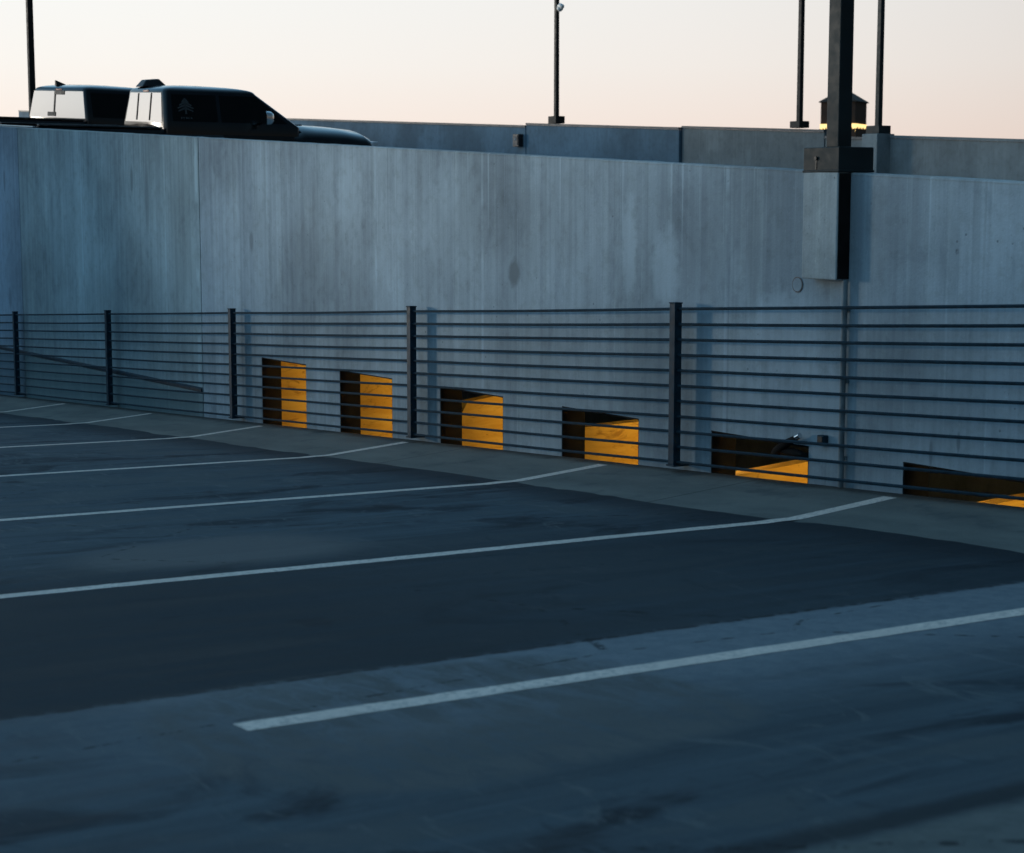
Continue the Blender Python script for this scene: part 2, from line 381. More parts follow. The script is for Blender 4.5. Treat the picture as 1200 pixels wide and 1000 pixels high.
SX0 = -20.9982
stripe_labels = ['stall stripe far left, seventh from the camera', 'stall stripe at left, sixth from the camera', 'thin stall stripe fifth from the camera', 'stall stripe ending left of the second yellow slot', 'stall stripe ending by the fourth fence post',
                 'stall stripe ending below the fourth yellow slot', 'long stall stripe ending near the lowest dark slot', 'nearest and broadest white stall stripe with its end in view']
def stripe(x, hw, label):
    m = MB(); vs = []; fs = []
    ys = [-.109, -.3, -.5, -.7, -.82, -.88, -.95, -1.05] + [-1.05 - 4.267 * i / 180 for i in range(1, 181)]
    ph = x * 3.1
    for i, y in enumerate(ys):
        a = hw + .006 * mnoise.noise(Vector((ph, y * 6, 0))) + .003 * mnoise.noise(Vector((ph, y * 23, 2))); b = hw + .006 * mnoise.noise(Vector((ph + 9, y * 6, 0))) + .003 * mnoise.noise(Vector((ph + 9, y * 23, 2)))
        c = .012 * mnoise.noise(Vector((ph, y * .7, 4)))
        for xx in (x + c - a, x + c + b):
            vs.append((xx, y, max(apron_z(xx, y), asphalt_z(xx, y) + (.004 if -.98 < y < -.7 else 0)) + .0016))
        if i: k = 2 * i; fs.append((k - 2, k - 1, k + 1, k))
    m.add(vs, fs)
    return tag(m.build('stall_line', MPAINT), label, 'stall line', 'white stall lines', 'structure')
for k in range(-1, 7): stripe(SX0 + 2.74 * k, .052, stripe_labels[k + 1])
stripe(SX0 + 2.74 * 7, .052, 'stall stripe outside the right edge of the photo')

# ------------------------------------------------------------------ ramp wall with floor slots
wall = empty('ramp_wall', (-11, .1, floor_z(-11)), 'tall weathered board-marked concrete wall with low square slots along its foot', 'wall')
wall_inv = Matrix.Translation(-Vector(wall.location))
SLOTS = [(-15.72, -14.785), (-14.13, -13.19), (-12.41, -11.48), (-10.70, -9.78), (-9.01, -8.09), (-7.31, -6.42)]
STOP = -.205
def wall_piece(name, x0, x1, mat):
    xs = [x0]
    for a, b in SLOTS:
        if x0 < a and b < x1: xs += [a, b]
    xs.append(x1)
    m = MB()
    for i in range(len(xs) - 1):
        a, b = xs[i], xs[i + 1]
        slot = any(abs(a - s[0]) < 1e-6 for s in SLOTS)
        # subdivide long runs so the top follows smoothly
        za, zb = (STOP, STOP) if slot else (-5.0, -5.0)
        f = [(a, 0, za), (b, 0, zb), (b, 0, wall_top(b)), (a, 0, wall_top(a))]
        bk = [(x, T, z) for x, y, z in f]
        m.add(f + bk, [(0, 1, 2, 3), (7, 6, 5, 4), (3, 2, 6, 7), (0, 4, 5, 1)])
        if i == 0: m.add([f[0], f[3], bk[3], bk[0]], [(0, 1, 2, 3)])
        if i == len(xs) - 2: m.add([f[1], f[2], bk[2], bk[1]], [(0, 1, 2, 3)])
        if slot:
            for x in (a, b): m.add([(x, 0, -5), (x, T, -5), (x, T, STOP), (x, 0, STOP)], [(0, 1, 2, 3)])
    o = m.build(name, mat, wall); o.location = -Vector(wall.location)
    return o
wall_piece('panel', -75, -22.772, MWD)
wall_piece('panel', -22.756, -17.121, MWL)
wall_piece('panel', -17.105, 24, MW)
for xj in (-22.764, -17.113):
    m = MB(); m.box(xj - .008, xj + .008, .012, T - .012, -5, wall_top(xj) - .006)
    o = m.build('joint_sealant', MSEAL, wall); o.location = -Vector(wall.location)
# pale chamfer strip along the top edge
m = MB()
for a, b in ((-75, -22.772), (-22.756, -17.121), (-17.105, 24)):
    n_ = max(2, int((b - a) / .16)); rg = []
    for i in range(n_ + 1):
        x = a + (b - a) * i / n_; e1 = .004 * mnoise.noise(Vector((x * 2.3, 5, 0))); e2 = .004 * mnoise.noise(Vector((x * 4.1, 9, 0))); z = wall_top(x)
        rg.append([(x, -.003 + e2 * .5, z - .008 + e1), (x, .010 + e1, z + .005 + e2), (x, T - .010, z + .005 + e2), (x, T + .004, z - .008)])
    m.loft(rg)
o = m.build('coping', MPED, wall); o.location = -Vector(wall.location)
# level ledge on the left panel
m = MB(); m.hexa([(-17.13, -.018, -.655), (-17.13, .004, -.665), (-30, .004, -.665), (-30, -.018, -.655)], [(-17.13, -.018, -.628), (-17.13, .004, -.610), (-30, .004, -.610), (-30, -.018, -.628)])
o = m.build('ledge', MSTEEL, wall); o.location = -Vector(wall.location)
# rubber lining of each slot, and the amber lamp fixed behind the wall beside it
for i, (a, b) in enumerate(SLOTS):
    m = MB()
    m.box(a, a + .010, .004, T - .002, -2.2, STOP - .010)
    m.box(b - .010, b, .004, T - .002, -2.2, STOP - .010)
    m.box(a, b, .004, T - .002, STOP - .010, STOP - .0005)
    o = m.build('slot_lining', MLINE, wall); o.location = -Vector(wall.location)
    lx = b + .42; lz = -.62 if i < 3 else -.56
    m = MB(); m.box(lx - .15, lx + .15, T + .001, T + .028, lz - .12, lz + .12)
    h = m.build('lamp_housing', MBLACK, wall, bevel=.004); h.location = -Vector(wall.location)
    m = MB(); m.box(lx - .13, lx + .13, T + .028, T + .062, lz - .10, lz + .10)
    l = m.build('lamp_lens', MLAMP, h); l.location = (0, 0, 0)

# yellow fins behind the slots
FIN = [[(.201, -.15), (1.15, -.15)], [(.201, -.17), (1.15, -.17)], [(.201, -.438), (.257, -.346), (.50, -.315), (1.15, -.312)], [(.201, -.373), (.70, -.362), (1.15, -.352)],
       [(.201, -.512), (.45, -.498), (.85, -.471), (1.15, -.452)], [(.201, -.56), (.68, -.521), (1.0, -.503), (1.3, -.492)]]
FL = ['yellow painted fin filling the tallest, leftmost slot in the wall foot', 'yellow painted fin in the second slot from the left, left of a fence post', 'yellow fin with a clipped upper corner in the slot right of that fence post',
      'broad yellow fin with a level top in the slot left of the tallest fence post', 'low streaked yellow wedge in the slot beneath the black pipe elbow', 'last sliver of yellow fin in the flattest slot at the right edge']
for i, (a, b) in enumerate(SLOTS):
    pr = FIN[i]; x = a + .0008
    poly = [(x - .0, pr[0][0], -2.4)] + [(x, y, z) for y, z in pr] + [(x, pr[-1][0], -2.4)]
    m = MB(); m.prism(poly, (-.12, 0, 0))
    o = m.build('yellow_fin', MYEL)
    tag(o, FL[i], 'concrete fin', 'yellow fins behind the slots')

# unseen wall added along the deck's outer edge: it keeps the low sun off the floor; the gap lets it reach the middle of the ramp wall
m = MB()
prof = [(-120, -6), (24, -6), (24, 3.7), (-40.4, 3.7), (-41.0, .9), (-46.6, .9), (-49.0, 5.6), (-120, 5.6)]
m.prism([(x, -18.05, z) for x, z in prof], (0, -.3, 0))
tag(m.build('sun_block_wall', MPED), 'added concrete sun blocker with one low gap, unseen along the outer edge of the deck', 'wall', kind='structure')

# ------------------------------------------------------------------ cable fence
fence = empty('cable_fence', (-11, FX, floor_z(-11)), 'dark steel cable fence of eleven wires in front of the concrete wall', 'fence')
FO = -Vector(fence.location)
PX = [-26.2, -22.796, -19.513, -16.169, -12.695, -9.269, -5.85, -2.4]
for x in PX:
    z = floor_z(x); m = MB()
    m.box(x - .029, x + .029, FX - .029, FX + .029, z + .045, z + 1.092)
    m.box(x - .033, x + .033, FX - .033, FX + .033, z + 1.092, z + 1.100)
    p = m.build('post', MSTEEL, fence, bevel=.003); p.location = FO
    m = MB()
    m.box(x - .040, x + .040, FX - .036, .001, z + .034, z + .0448)
    q = m.build('bracket', MSTEEL, p)
for k in range(11):
    h = .062 + .0995 * k; m = MB(); pts = []
    for i in range(len(PX) - 1):
        a, b = PX[i], PX[i + 1]
        for s in (0, .25, .5, .75):
            x = a + (b - a) * s
            pts.append((x, FX, floor_z(x) + h - .004 * math.sin(math.pi * s) * (1 + .6 * math.sin(k * 2.1 + i * 1.7))))
    pts.append((PX[-1], FX, floor_z(PX[-1]) + h))
    m.tube(pts, .0102, 6)
    c = m.build('cable', MCABLE, fence, smooth=True); c.location = FO

# ------------------------------------------------------------------ wall fittings
m = MB(); m.tube([(-7.782, -.027, floor_z(-7.782) + .004), (-7.782, -.027, .0), (-7.782, -.027, .802)], .017, 10)
cp = m.build('conduit_pipe', MPIPE, smooth=True)
tag(cp, 'thin grey conduit pipe running down the wall from the lamp pedestal', 'pipe')
for z in (-.25, .2, .62):
    m = MB(); m.box(-7.806, -7.758, -.012, .001, z, z + .022); m.build('strap', MPIPE, cp)
m = MB(); m.tube([(-8.215, -.001, .757), (-8.215, -.004, .757)], .047, 24)
pl = m.build('cover_plate', MBOX, smooth=True); tag(pl, 'small round cover plate on the wall below the lamp pedestal', 'cover plate')
m = MB(); m.tube([(-8.215, -.004, .757), (-8.215, -.006, .757)], .040, 24); m.build('lid', MW, pl, smooth=True)
m = MB(); m.box(-7.978, -7.922, -.04, .001, -.178, -.122)
jb = m.build('junction_box', MSTEEL, bevel=.004); tag(jb, 'small dark junction box on the wall beside the pipe elbow', 'junction box')
m = MB(); m.box(-7.972, -7.928, -.045, -.04, -.172, -.128); m.build('cover', MBLACK, jb, bevel=.002)
eb = empty('pipe_elbow', (-8.2, -.05, -.2), 'black bent drain pipe with a bright metal tip above the fifth slot', 'pipe')
m = MB(); m.tube([(-8.52, .12, -.30), (-8.44, .05, -.285), (-8.36, -.01, -.262), (-8.27, -.045, -.215), (-8.19, -.05, -.178), (-8.145, -.05, -.157)], [.030, .030, .030, .026, .022, .018], 10)
o = m.build('elbow', MLINE, eb, smooth=True); o.location = -Vector(eb.location)
m = MB(); m.tube([(-8.34, -.020, -.248), (-8.20, -.025, -.250), (-8.13, -.015, -.262), (-8.11, .01, -.275)], [.022, .024, .022, .02], 10)
o = m.build('branch', MLINE, eb, smooth=True); o.location = -Vector(eb.location)
m = MB(); m.tube([(-8.150, -.05, -.157), (-8.118, -.047, -.140)], .018, 10)
o = m.build('tip', MCHROME, eb, smooth=True); o.location = -Vector(eb.location)

# ------------------------------------------------------------------ light poles
def light_pole(loc, side, height, ped, label, mat, pedmat, arm=(1, 0), base=None, group='parking light poles'):
    t = empty('light_pole', loc, label, 'light pole', group)
    h = side / 2
    if ped:
        w, d, z0 = ped; m = MB(); m.box(-w, w, -d, d, z0, 0); m.build('pedestal', pedmat, t, bevel=.01)
    m = MB()
    bw, bd, bh, by = base or (h * 2.3, h * 2.3, .09, 0)
    m.box(-bw, bw, by - bd, by + bd, 0, bh)
    m.build('base_cover', mat, t, bevel=.006)
    m = MB(); hb = h * .82; z0 = bh
    m.hexa([(-h, -h, z0), (h, -h, z0), (h, h, z0), (-h, h, z0)], [(-hb, -hb, height), (hb, -hb, height), (hb, hb, height), (-hb, hb, height)])
    m.build('shaft', mat, t, bevel=.006)
    ax, ay = arm; ang = math.atan2(ay, ax); M = Matrix.Rotation(ang, 4, 'Z')
    m = MB(); m.box(h * .6, .32, -.035, .035, height - .16, height - .08, M)
    hd = m.build('lamp_arm', mat, t)
    m = MB(); m.box(.32, .82, -.19, .19, height - .22, height - .05, M)
    m.build('lamp_head', mat, hd, bevel=.01)
    return t
# big pole on the near wall: pedestal bracketed off the wall face
zb = wall_top(-7.93) + .006
big = empty('light_pole', (-7.93, .04, zb), 'dark green square lamp pole standing on the near wall', 'light pole', 'parking light poles')
m = MB(); m.hexa([(-.147, -.138, .800 - zb), (.147, -.138, .800 - zb), (.147, -.0405, .800 - zb), (-.147, -.0405, .800 - zb)],
                 [(-.147, -.138, -.001), (.147, -.138, -.008), (.147, -.0405, -.008), (-.147, -.0405, -.001)])
m.build('pedestal', MPED, big, bevel=.008)
m = MB(); m.box(-.150, .150, -.136, .135, .001, .138); m.box(-.155, .155, -.141, .140, -.006, .008)
bc = m.build('base_cover', MPOLE, big, bevel=.005)
m = MB(); m.box(.1472, .1512, -.130, -.0405, .806 - zb, -.012); m.build('shade_plate', MLINE, big)  # black sheet added to deepen the shade on the pedestal's right face
m = MB(); m.tube([(.02 - .06, -.136, .075), (.02 - .06, -.146, .075)], .011, 8); m.box(-.044, -.036, -.139, -.135, .01, .07); m.build('bolt', MBLACK, bc)
m = MB(); m.hexa([(-.052, -.052, .138), (.052, -.052, .138), (.052, .052, .138), (-.052, .052, .138)], [(-.047, -.047, 7.2), (.047, -.047, 7.2), (.047, .047, 7.2), (-.047, .047, 7.2)])
m.build('shaft', MPOLE, big, bevel=.006)
m = MB(); m.box(.04, .45, -.04, .04, 7.0, 7.1); la = m.build('lamp_arm', MPOLE, big)
m = MB(); m.box(.45, 1.0, -.2, .2, 6.95, 7.14); m.build('lamp_head', MPOLE, la, bevel=.01)

PT = .25
p1 = light_pole((-35.78, YF + .1, 3.125), .095, 7.0, None, 'thin bronze lamp pole with a white camera, on the far parapet', MPOLEB, MPAR, base=(.16, .13, .17, 0))
p2 = light_pole((-27.31, YF + .1, 2.73), .095, 7.0, None, 'thin bronze lamp pole on the far parapet just left of the big pole', MPOLEB, MPAR, base=(.14, .13, .13, 0))
p3 = light_pole((-24.90, YF - .12, 2.53), .100, 7.0, (.20, .22, -1.3), 'dark green lamp pole on a concrete pier right of the big pole', MPOLE, MPAR2, base=(.17, .15, .15, 0))
cm = empty('security_camera', (-35.78, YF + .1, 5.83), 'small white camera fixed near the top of the middle lamp pole', 'camera')
m = MB(); m.box(.05, .12, -.03, .03, -.02, .02); m.build('bracket', MWHITE, cm)
m = MB(); m.tube([(.10, 0, -.01), (.14, 0, 0), (.24, -.01, -.03), (.27, -.015, -.045)], [.045, .06, .055, .035], 12); m.build('housing', MWHITE, cm, smooth=True)
m = MB(); m.tube([(.13, 0, -.03), (.13, 0, -.09), (.13, 0, -.13)], [.07, .075, .03], 12); m.build('dome', MWHITE, cm, smooth=True)

# ------------------------------------------------------------------ far parapets
def parapet(x0, x1, y0, y1, dz, mat, label, capmat=None):
    o = MB().hexa([(x0, y0, -4.6), (x1, y0, -4.6), (x1, y1, -4.6), (x0, y1, -4.6)],
                  [(x0, y0, wall_top(x0) + dz), (x1, y0, wall_top(x1) + dz), (x1, y1, wall_top(x1) + dz), (x0, y1, wall_top(x0) + dz)])
    ob = o.build('parapet', mat, bevel=.012)
    tag(ob, label, 'parapet', 'far side parapets')
    m = MB(); e = .02
    m.hexa([(x0, y0 - e, wall_top(x0) + dz + .001), (x1, y0 - e, wall_top(x1) + dz + .001), (x1, y1 + e, wall_top(x1) + dz + .001), (x0, y1 + e, wall_top(x0) + dz + .001)],
           [(x0, y0 - e, wall_top(x0) + dz + .05), (x1, y0 - e, wall_top(x1) + dz + .05), (x1, y1 + e, wall_top(x1) + dz + .05), (x0, y1 + e, wall_top(x0) + dz + .05)])
    m.build('coping', capmat or MBOX, ob)
    return ob
parapet(-75, -36.95, YF, YF + .25, .15, MPAR, 'far blue-grey parapet stretch beyond the truck bonnet')
parapet(-36.92, -31.0, YF, YF + .25, .205, MPAR, 'far blue parapet stretch carrying the lamp pole with the camera')
parapet(-30.97, -26.55, YF + .06, YF + .31, .235, MPAR2, 'far parapet stretch left of the glowing gap')
parapet(-26.52, -25.15, YF + .06, YF + .31, .115, MPAR2, 'short low parapet stretch beneath the glowing gap')
parapet(-24.75, 24, YF, YF + .25, .165, MPAR2, 'long grey parapet stretch right of the lamp pole pier', MPAR2)
m = MB(); m.box(-37.30, -37.05, YF - .14, YF - .001, 2.62, 2.92)
eb2 = m.build('electrical_box', MBLACK, bevel=.01); tag(eb2, 'dark electrical box on the far parapet at a joint', 'electrical box')
m = MB(); m.box(-37.27, -37.08, YF - .150, YF - .14, 2.65, 2.89); m.build('cover', MBOX, eb2)
m = MB(); m.tube([(-37.17, YF - .16, 2.80), (-37.17, YF - .15, 2.80)], .03, 10); m.build('knob', MPED, eb2)

# ------------------------------------------------------------------ trucks
def rring(hw, y0, y1, r, z, seg=4):
    pts = []
    for cx, cy, a0 in ((hw - r, y0 + r, -90), (hw - r, y1 - r, 0), (-hw + r, y1 - r, 90), (-hw + r, y0 + r, 180)):
        for k in range(seg + 1):
            a = R(a0 + 90 * k / seg); pts.append((cx + r * math.cos(a), cy + r * math.sin(a), z))
    return pts
def bring(w, zb, zt, y, sh=.10):
    half = [(w - .05, zb), (w - .005, zb + .10), (w, zb + (zt - zb) * .5), (w - .006, zt - .24), (w - .02, zt - .185), (w - .055, zt - .135), (w - .13, zt - .092), (w - .25, zt - .057), (w - .40, zt - .027), (w - .60, zt - .006), (w - .78, zt)]
    return [(x, y, z) for x, z in half] + [(-x, y, z) for x, z in reversed(half)]
def lerp(a, b, t): return a + (b - a) * t

def truck(name, loc, yaw, label, p, paint):
    """pickup, nose towards +y; p holds its measurements"""
    t = empty(name, loc, label, 'pickup truck', 'pickup trucks parked on the ramp', (0, math.atan(-RG), yaw))
    W, L = p['w'], p['len']; belt, roof = p['belt'], p['roof']; yc0, yws, yr0, yr1 = p['cab'], p['ws'], p['roof0'], p['roof1']
    hoodr, hoodf = p['hood_rear'], p['hood_front']
    wr, wf = 1.02, L - .95          # axles
    def zb(y):
        v = .44
        for c in (wr, wf):
            d = abs(y - c)
            if d < .46: v = max(v, .37 + math.sqrt(max(0, .46 ** 2 - d * d)) * .98)
        return v
    # cab and front body below the belt line
    ys = [yc0 + .02, yc0 + .3, yc0 + .8, yc0 + 1.3] + [y for y in (wf - .46, wf - .40, wf - .25, wf, wf + .25, wf + .40, wf + .46) ] + [yws - .25, yws - .02]
    ys = sorted(y for y in set(ys) if yc0 <= y <= L - .2) + [L - .18, L - .07, L]
    rings = []
    for y in ys:
        if y <= yws - .02: zt = belt
        else:
            u = (y - yws) / (L - yws); zt = lerp(hoodr, hoodf, u ** 2.3) - (.10 if y > L - .03 else .035 if y > L - .1 else 0)
        w = W - (0.0 if y < L - .5 else .05 * ((y - L + .5) / .5) ** 2) - (.03 if y > L - .03 else 0)
        rings.append(bring(w, zb(y), zt, y))
    body = MB().loft(rings).build('body', paint, t, smooth=True)
    # greenhouse
    def gh(z):
        u = max(0.0, z - belt) / (roof - .10 - belt)
        return (lerp(W - .055, p['roof_w'], u), lerp(yc0 + .03, yr0, u), lerp(yws, yr1, u))
    rs = []
    for z in (belt - .20, belt, belt + .15, belt + .3, roof - .10): hw, a, b = gh(z); rs.append(rring(hw, a, b, .07, z))
    hw, a, b = gh(roof - .10)
    
    for ins, dn in ((.006, .084), (.024, .062), (.06, .044), (.12, .028), (.20, .015), (.31, .005), (.45, 0)):
        rs.append(rring(hw - ins, a + ins * .9, b - ins * 1.5, .07 + ins * .5, roof - dn))
    cab = MB().loft(rs).build('cab', paint, t, smooth=True)
    e = .006
    def side(poly, s, nm, mat):
        out = []
        for y, z in poly: out.append((s * (gh(z)[0] + e), y, z))
        inn = [(x - s * .02, y, z) for x, y, z in out]
        return MB().loft([out, inn]).build(nm, mat, cab)
    zt = roof - .13; zl = belt + .05
    for s in (1, -1):
        ym = yc0 + p['door_split']
        a0, a1 = gh(zl), gh(zt)
        if p['door_split'] > .25:
            side([(a0[1] + .12, zl), (ym - .03, zl), (ym - .03, zt), (a1[1] + .10, zt)], s, 'window', MGLASS)
        side([(ym + .03, zl), (a0[2] - .14, zl), (a1[2] - .07, zt), (ym + .03, zt)], s, 'window', MGLASS)
        # door, handle, mirror
        m = MB(); x = s * (W + .001)
        m.box(min(x, x - s * .02), max(x, x - s * .02), ym + .02, yws - .12, .62, belt - .13)
        d = m.build('door', paint, body, bevel=.008)
        m = MB(); m.box(min(x, x + s * .03), max(x, x + s * .03), ym + .10, ym + .26, belt - .24, belt - .20); m.build('handle', MBLACK, d, bevel=.006)
        my = a0[2] - p['mir_y']
        m = MB(); m.tube([(s * (W - .07), my + .02, belt + .04), (s * (W + .10), my + .03, belt + .09)], .022, 8)
        mi = m.build('mirror', paint, t)
        m = MB(); m.loft([rring_xz(s * (W + .17), my - .01, belt + .12, .10, .105), rring_xz(s * (W + .17), my + .06, belt + .12, .095, .10), rring_xz(s * (W + .16), my + .11, belt + .12, .06, .07)])
        m.build('mirror_shell', MCHROME, mi, smooth=True)
        m = MB(); m.loft([rring_xz(s * (W + .17), my - .016, belt + .12, .088, .094), rring_xz(s * (W + .17), my - .010, belt + .12, .088, .094)])
        m.build('mirror_glass', MMIRG, mi)
    # rear window and windshield follow the sloping ends
    def endpane(x0, x1, z0, z1, idx, off, nm, mat, par=cab):
        q = [(x0, z0), (x1, z0), (x1, z1), (x0, z1)]
        f = gh(z0)[0] ; out = []
        for (xx, z) in q:
            sc = gh(z)[0]; out.append((xx * sc, gh(z)[idx] + off, z))
        inn = [(x, y - math.copysign(.02, off), z) for x, y, z in out]
        return MB().loft([out, inn]).build(nm, mat, par)
    rw = endpane(-p['rear_w'], p['rear_w'], belt + .025, roof - .115, 1, -e, 'rear_window', MMIRG)
    endpane(-.90, .90, belt + .05, roof - .13, 2, e, 'windshield', MGLASS)
    hw, a, b = gh(roof - .2)
    for (x, z0, z1) in p['rear_trim']:
        m = MB(); hwz, az, bz = gh(z0)
        m.hexa([(x[0], gh(z0)[1] - .016, z0), (x[1], gh(z0)[1] - .016, z0), (x[1], gh(z0)[1] + .004, z0), (x[0], gh(z0)[1] + .004, z0)],
               [(x[0], gh(z1)[1] - .016, z1), (x[1], gh(z1)[1] - .016, z1), (x[1], gh(z1)[1] + .004, z1), (x[0], gh(z1)[1] + .004, z1)])
        m.build('slider_frame', MBLACK, rw)
    # brake light above the rear window, wipers' cowl
    m = MB(); m.box(-.10, .10, gh(roof - .10)[1] - .004, gh(roof - .10)[1] + .05, roof - .105, roof - .075); m.build('brake_light', MRED, cab, bevel=.004)
    m = MB(); m.box(-W + .2, W - .2, yws + .02, yws + .09, hoodr - .01, hoodr + .012); m.build('wiper_cowl', MBLACK, body, bevel=.004)
    # bed: floor and walls
    b0, b1, rail = .10, yc0 - .03, p['rail']
    bed = empty_part('bed', t)
    m = MB(); th = .07
    yy = sorted([b0, b0 + .3, wr - .46, wr - .40, wr - .25, wr, wr + .25, wr + .40, wr + .46, b1])
    for s in (1, -1):
        rr = []
        for y in yy:
            z = zb(y); rr.append([(s * (W - .04), y, z), (s * W, y, z + .12), (s * W, y, rail - .09), (s * (W - .02), y, rail - .02), (s * (W - .05), y, rail), (s * (W - .10), y, rail), (s * (W - .10), y, .80), (s * (W - .10), y, z)])
        m.loft(rr)
    m.box(-W + .09, W - .09, b0, b1, .66, .72); m.box(-W + .09, W - .09, b1 - .05, b1, .70, rail)
    bo = m.build('bed_box', paint, t, smooth=True)
    for s in (1, -1):
        m = MB(); m.box(min(s * (W - .012), s * (W - .105)), max(s * (W - .012), s * (W - .105)), b0, b1, rail + .001, rail + .022)
        m.build('rail_cap', MBLACK, bo, bevel=.006)
    m = MB(); m.box(-W + .10, W - .10, .045, .10, .66, rail - .01); tg = m.build('tailgate', paint, t, bevel=.012)
    m = MB(); m.box(-.12, .12, .030, .046, rail - .16, rail - .10); m.build('handle', MBLACK, tg, bevel=.005)
    m = MB(); m.box(-W + .03, W - .03, -.06, .06, .46, .62); m.build('rear_bumper', MCHROME, t, bevel=.02)
    m = MB(); m.box(-W + .05, W - .05, L - .06, L + .06, .42, .64); m.build('front_bumper', MBLACK, t, bevel=.025)
    m = MB(); m.box(-.45, .45, L - .06, L + .015, .68, hoodf - .16)
    for k in range(4): m.box(-.44, .44, L + .015, L + .022, .70 + k * .05, .72 + k * .05)
    m.build('grille', MBLACK, t, bevel=.006)
    for s in (1, -1):
        x0, x1 = sorted((s * (W - .02), s * (W - .30)))
        m = MB(); m.box(x0, x1, L - .10, L + .004, hoodf - .33, hoodf - .14); m.build('headlight', MLENS, t, bevel=.02)
        x0, x1 = sorted((s * (W + .004), s * (W - .13)))
        m = MB(); m.box(x0, x1, .035, .13, .74, rail - .08); m.build('taillight', MRED, t, bevel=.01)
        for c in (wr, wf):
            m = MB(); prof = [(.20, -.11), (.33, -.115), (.365, -.07), (.37, 0), (.365, .07), (.33, .115), (.20, .11)]
            rg = []
            for r_, dx in prof: rg.append([(s * (W - .12) + dx, c + r_ * math.cos(2 * math.pi * j / 28), .37 + r_ * math.sin(2 * math.pi * j / 28)) for j in range(28)])
            w_ = empty_part('wheel', t)
            ty = m.loft(rg).build('wheel', MTYRE, t, smooth=True)
            bpy.data.objects.remove(w_)
            m = MB(); ox = s * (W - .02)
            m.tube([(ox - s * .06, c, .37), (ox, c, .37)], [.205, .20], 24)
            for j in range(5):
                M = Matrix.Translation((ox, c, .37)) @ Matrix.Rotation(2 * math.pi * j / 5, 4, 'X'); m.box(-.01, .014, -.03, .03, .03, .19, M)
            m.build('rim', MRIM, ty)
    bpy.data.objects.remove(bed)
    return t, cab, gh

def empty_part(name, parent):
    o = bpy.data.objects.new(name + '_tmp', None); o.parent = parent; return o
def rring_xz(cx, y, cz, hx, hz, seg=16):
    pts = []
    for j in range(seg):
        a = 2 * math.pi * j / seg; c, s = math.cos(a), math.sin(a)
        pts.append((cx + hx * math.copysign(abs(c) ** .55, c), y, cz + hz * math.copysign(abs(s) ** .55, s)))
    return pts

P2 = dict(w=.86, len=5.27, belt=1.20, roof=1.75, cab=1.88, ws=4.0, roof0=1.95, roof1=3.36, roof_w=.665, hood_rear=1.235, hood_front=1.165, rail=1.14, door_split=.86, mir_y=.60,
          rear_w=.86, rear_trim=[((-.26, -.245), 1.25, 1.63), ((.22, .235), 1.25, 1.63)])
P1 = dict(w=.98, len=5.45, belt=1.23, roof=1.79, cab=2.02, ws=4.1, roof0=2.08, roof1=3.4, roof_w=.80, hood_rear=1.25, hood_front=1.08, rail=1.22, door_split=.95, mir_y=.30,
          rear_w=.95, rear_trim=[((-.10, -.075), 1.30, 1.66), ((-.10, .20), 1.62, 1.68), ((-.28, -.04), 1.28, 1.345)])
XB = -24.98
tb, cabb, ghb = truck('pickup_truck', (XB, .62, ramp_z(XB)), 0.0, 'small black pickup with a tree emblem on its dark side window', P2, MTRUCK)
XA = -28.40
ta, caba, gha = truck('pickup_truck', (XA, .55, ramp_z(XA)), R(10.5), 'larger black pickup behind it with a broad pale rear window', P1, MTRUCK2)
# emblem on the side window of the nearer truck: little tree over a line of lettering
m = MB(); cy, cz = 2.24, 1.37
def side_pt(y, z): return (ghb(z)[0] + .0075, y, z)
def strip(a, b, w):
    dy, dz = b[0] - a[0], b[1] - a[1]; l = math.hypot(dy, dz); ny, nz = -dz / l * w, dy / l * w
    q = [side_pt(a[0] + ny, a[1] + nz), side_pt(b[0] + ny * .5, b[1] + nz * .5), side_pt(b[0] - ny * .5, b[1] - nz * .5), side_pt(a[0] - ny, a[1] - nz)]
    m.prism(q, (.0012, 0, 0))
strip((cy, cz - .02), (cy, cz + .20), .014)
for h, wd in ((.03, .11), (.07, .12), (.11, .09), (.15, .05)):
    for s in (1, -1): strip((cy, cz + h + .035), (cy + s * wd, cz + h - .012), .016)
for k, wd in enumerate((.022, .016, .03, .018, .024)):
    y0 = cy - .085 + k * .036; strip((y0, cz - .075), (y0 + wd, cz - .075), .016)
m.build('window_emblem', MEMB, cabb)
# fittings on the cab roofs
m = MB(); z = P2['roof']; m.loft([[(-.50, 1.98, z - .035), (-.50, 2.36, z - .015), (-.22, 2.36, z - .01), (-.22, 1.98, z - .03)], [(-.45, 2.06, z + .07), (-.45, 2.26, z + .09), (-.27, 2.26, z + .09), (-.27, 2.06, z + .07)]])
m.build('roof_beacon', MBLACK, cabb, bevel=.015)
m = MB(); z = P1['roof']; m.loft([[(-.36, 2.22, z - .02), (-.36, 2.42, z - .012), (-.31, 2.42, z - .012), (-.31, 2.22, z - .02)], [(-.342, 2.21, z + .06), (-.342, 2.24, z + .055), (-.328, 2.24, z + .055), (-.328, 2.21, z + .06)]])
m.build('antenna_fin', MBLACK, caba)

# lamp pole behind the trucks at the left edge
lp = light_pole((-29.66, 2.50, ramp_z(-29.66) + .8), .098, 7.0, (.2, .2, -.82), 'bronze lamp pole at the left edge behind the truck bed', MPOLEB, MPAR2, base=(.14, .14, .1, 0))

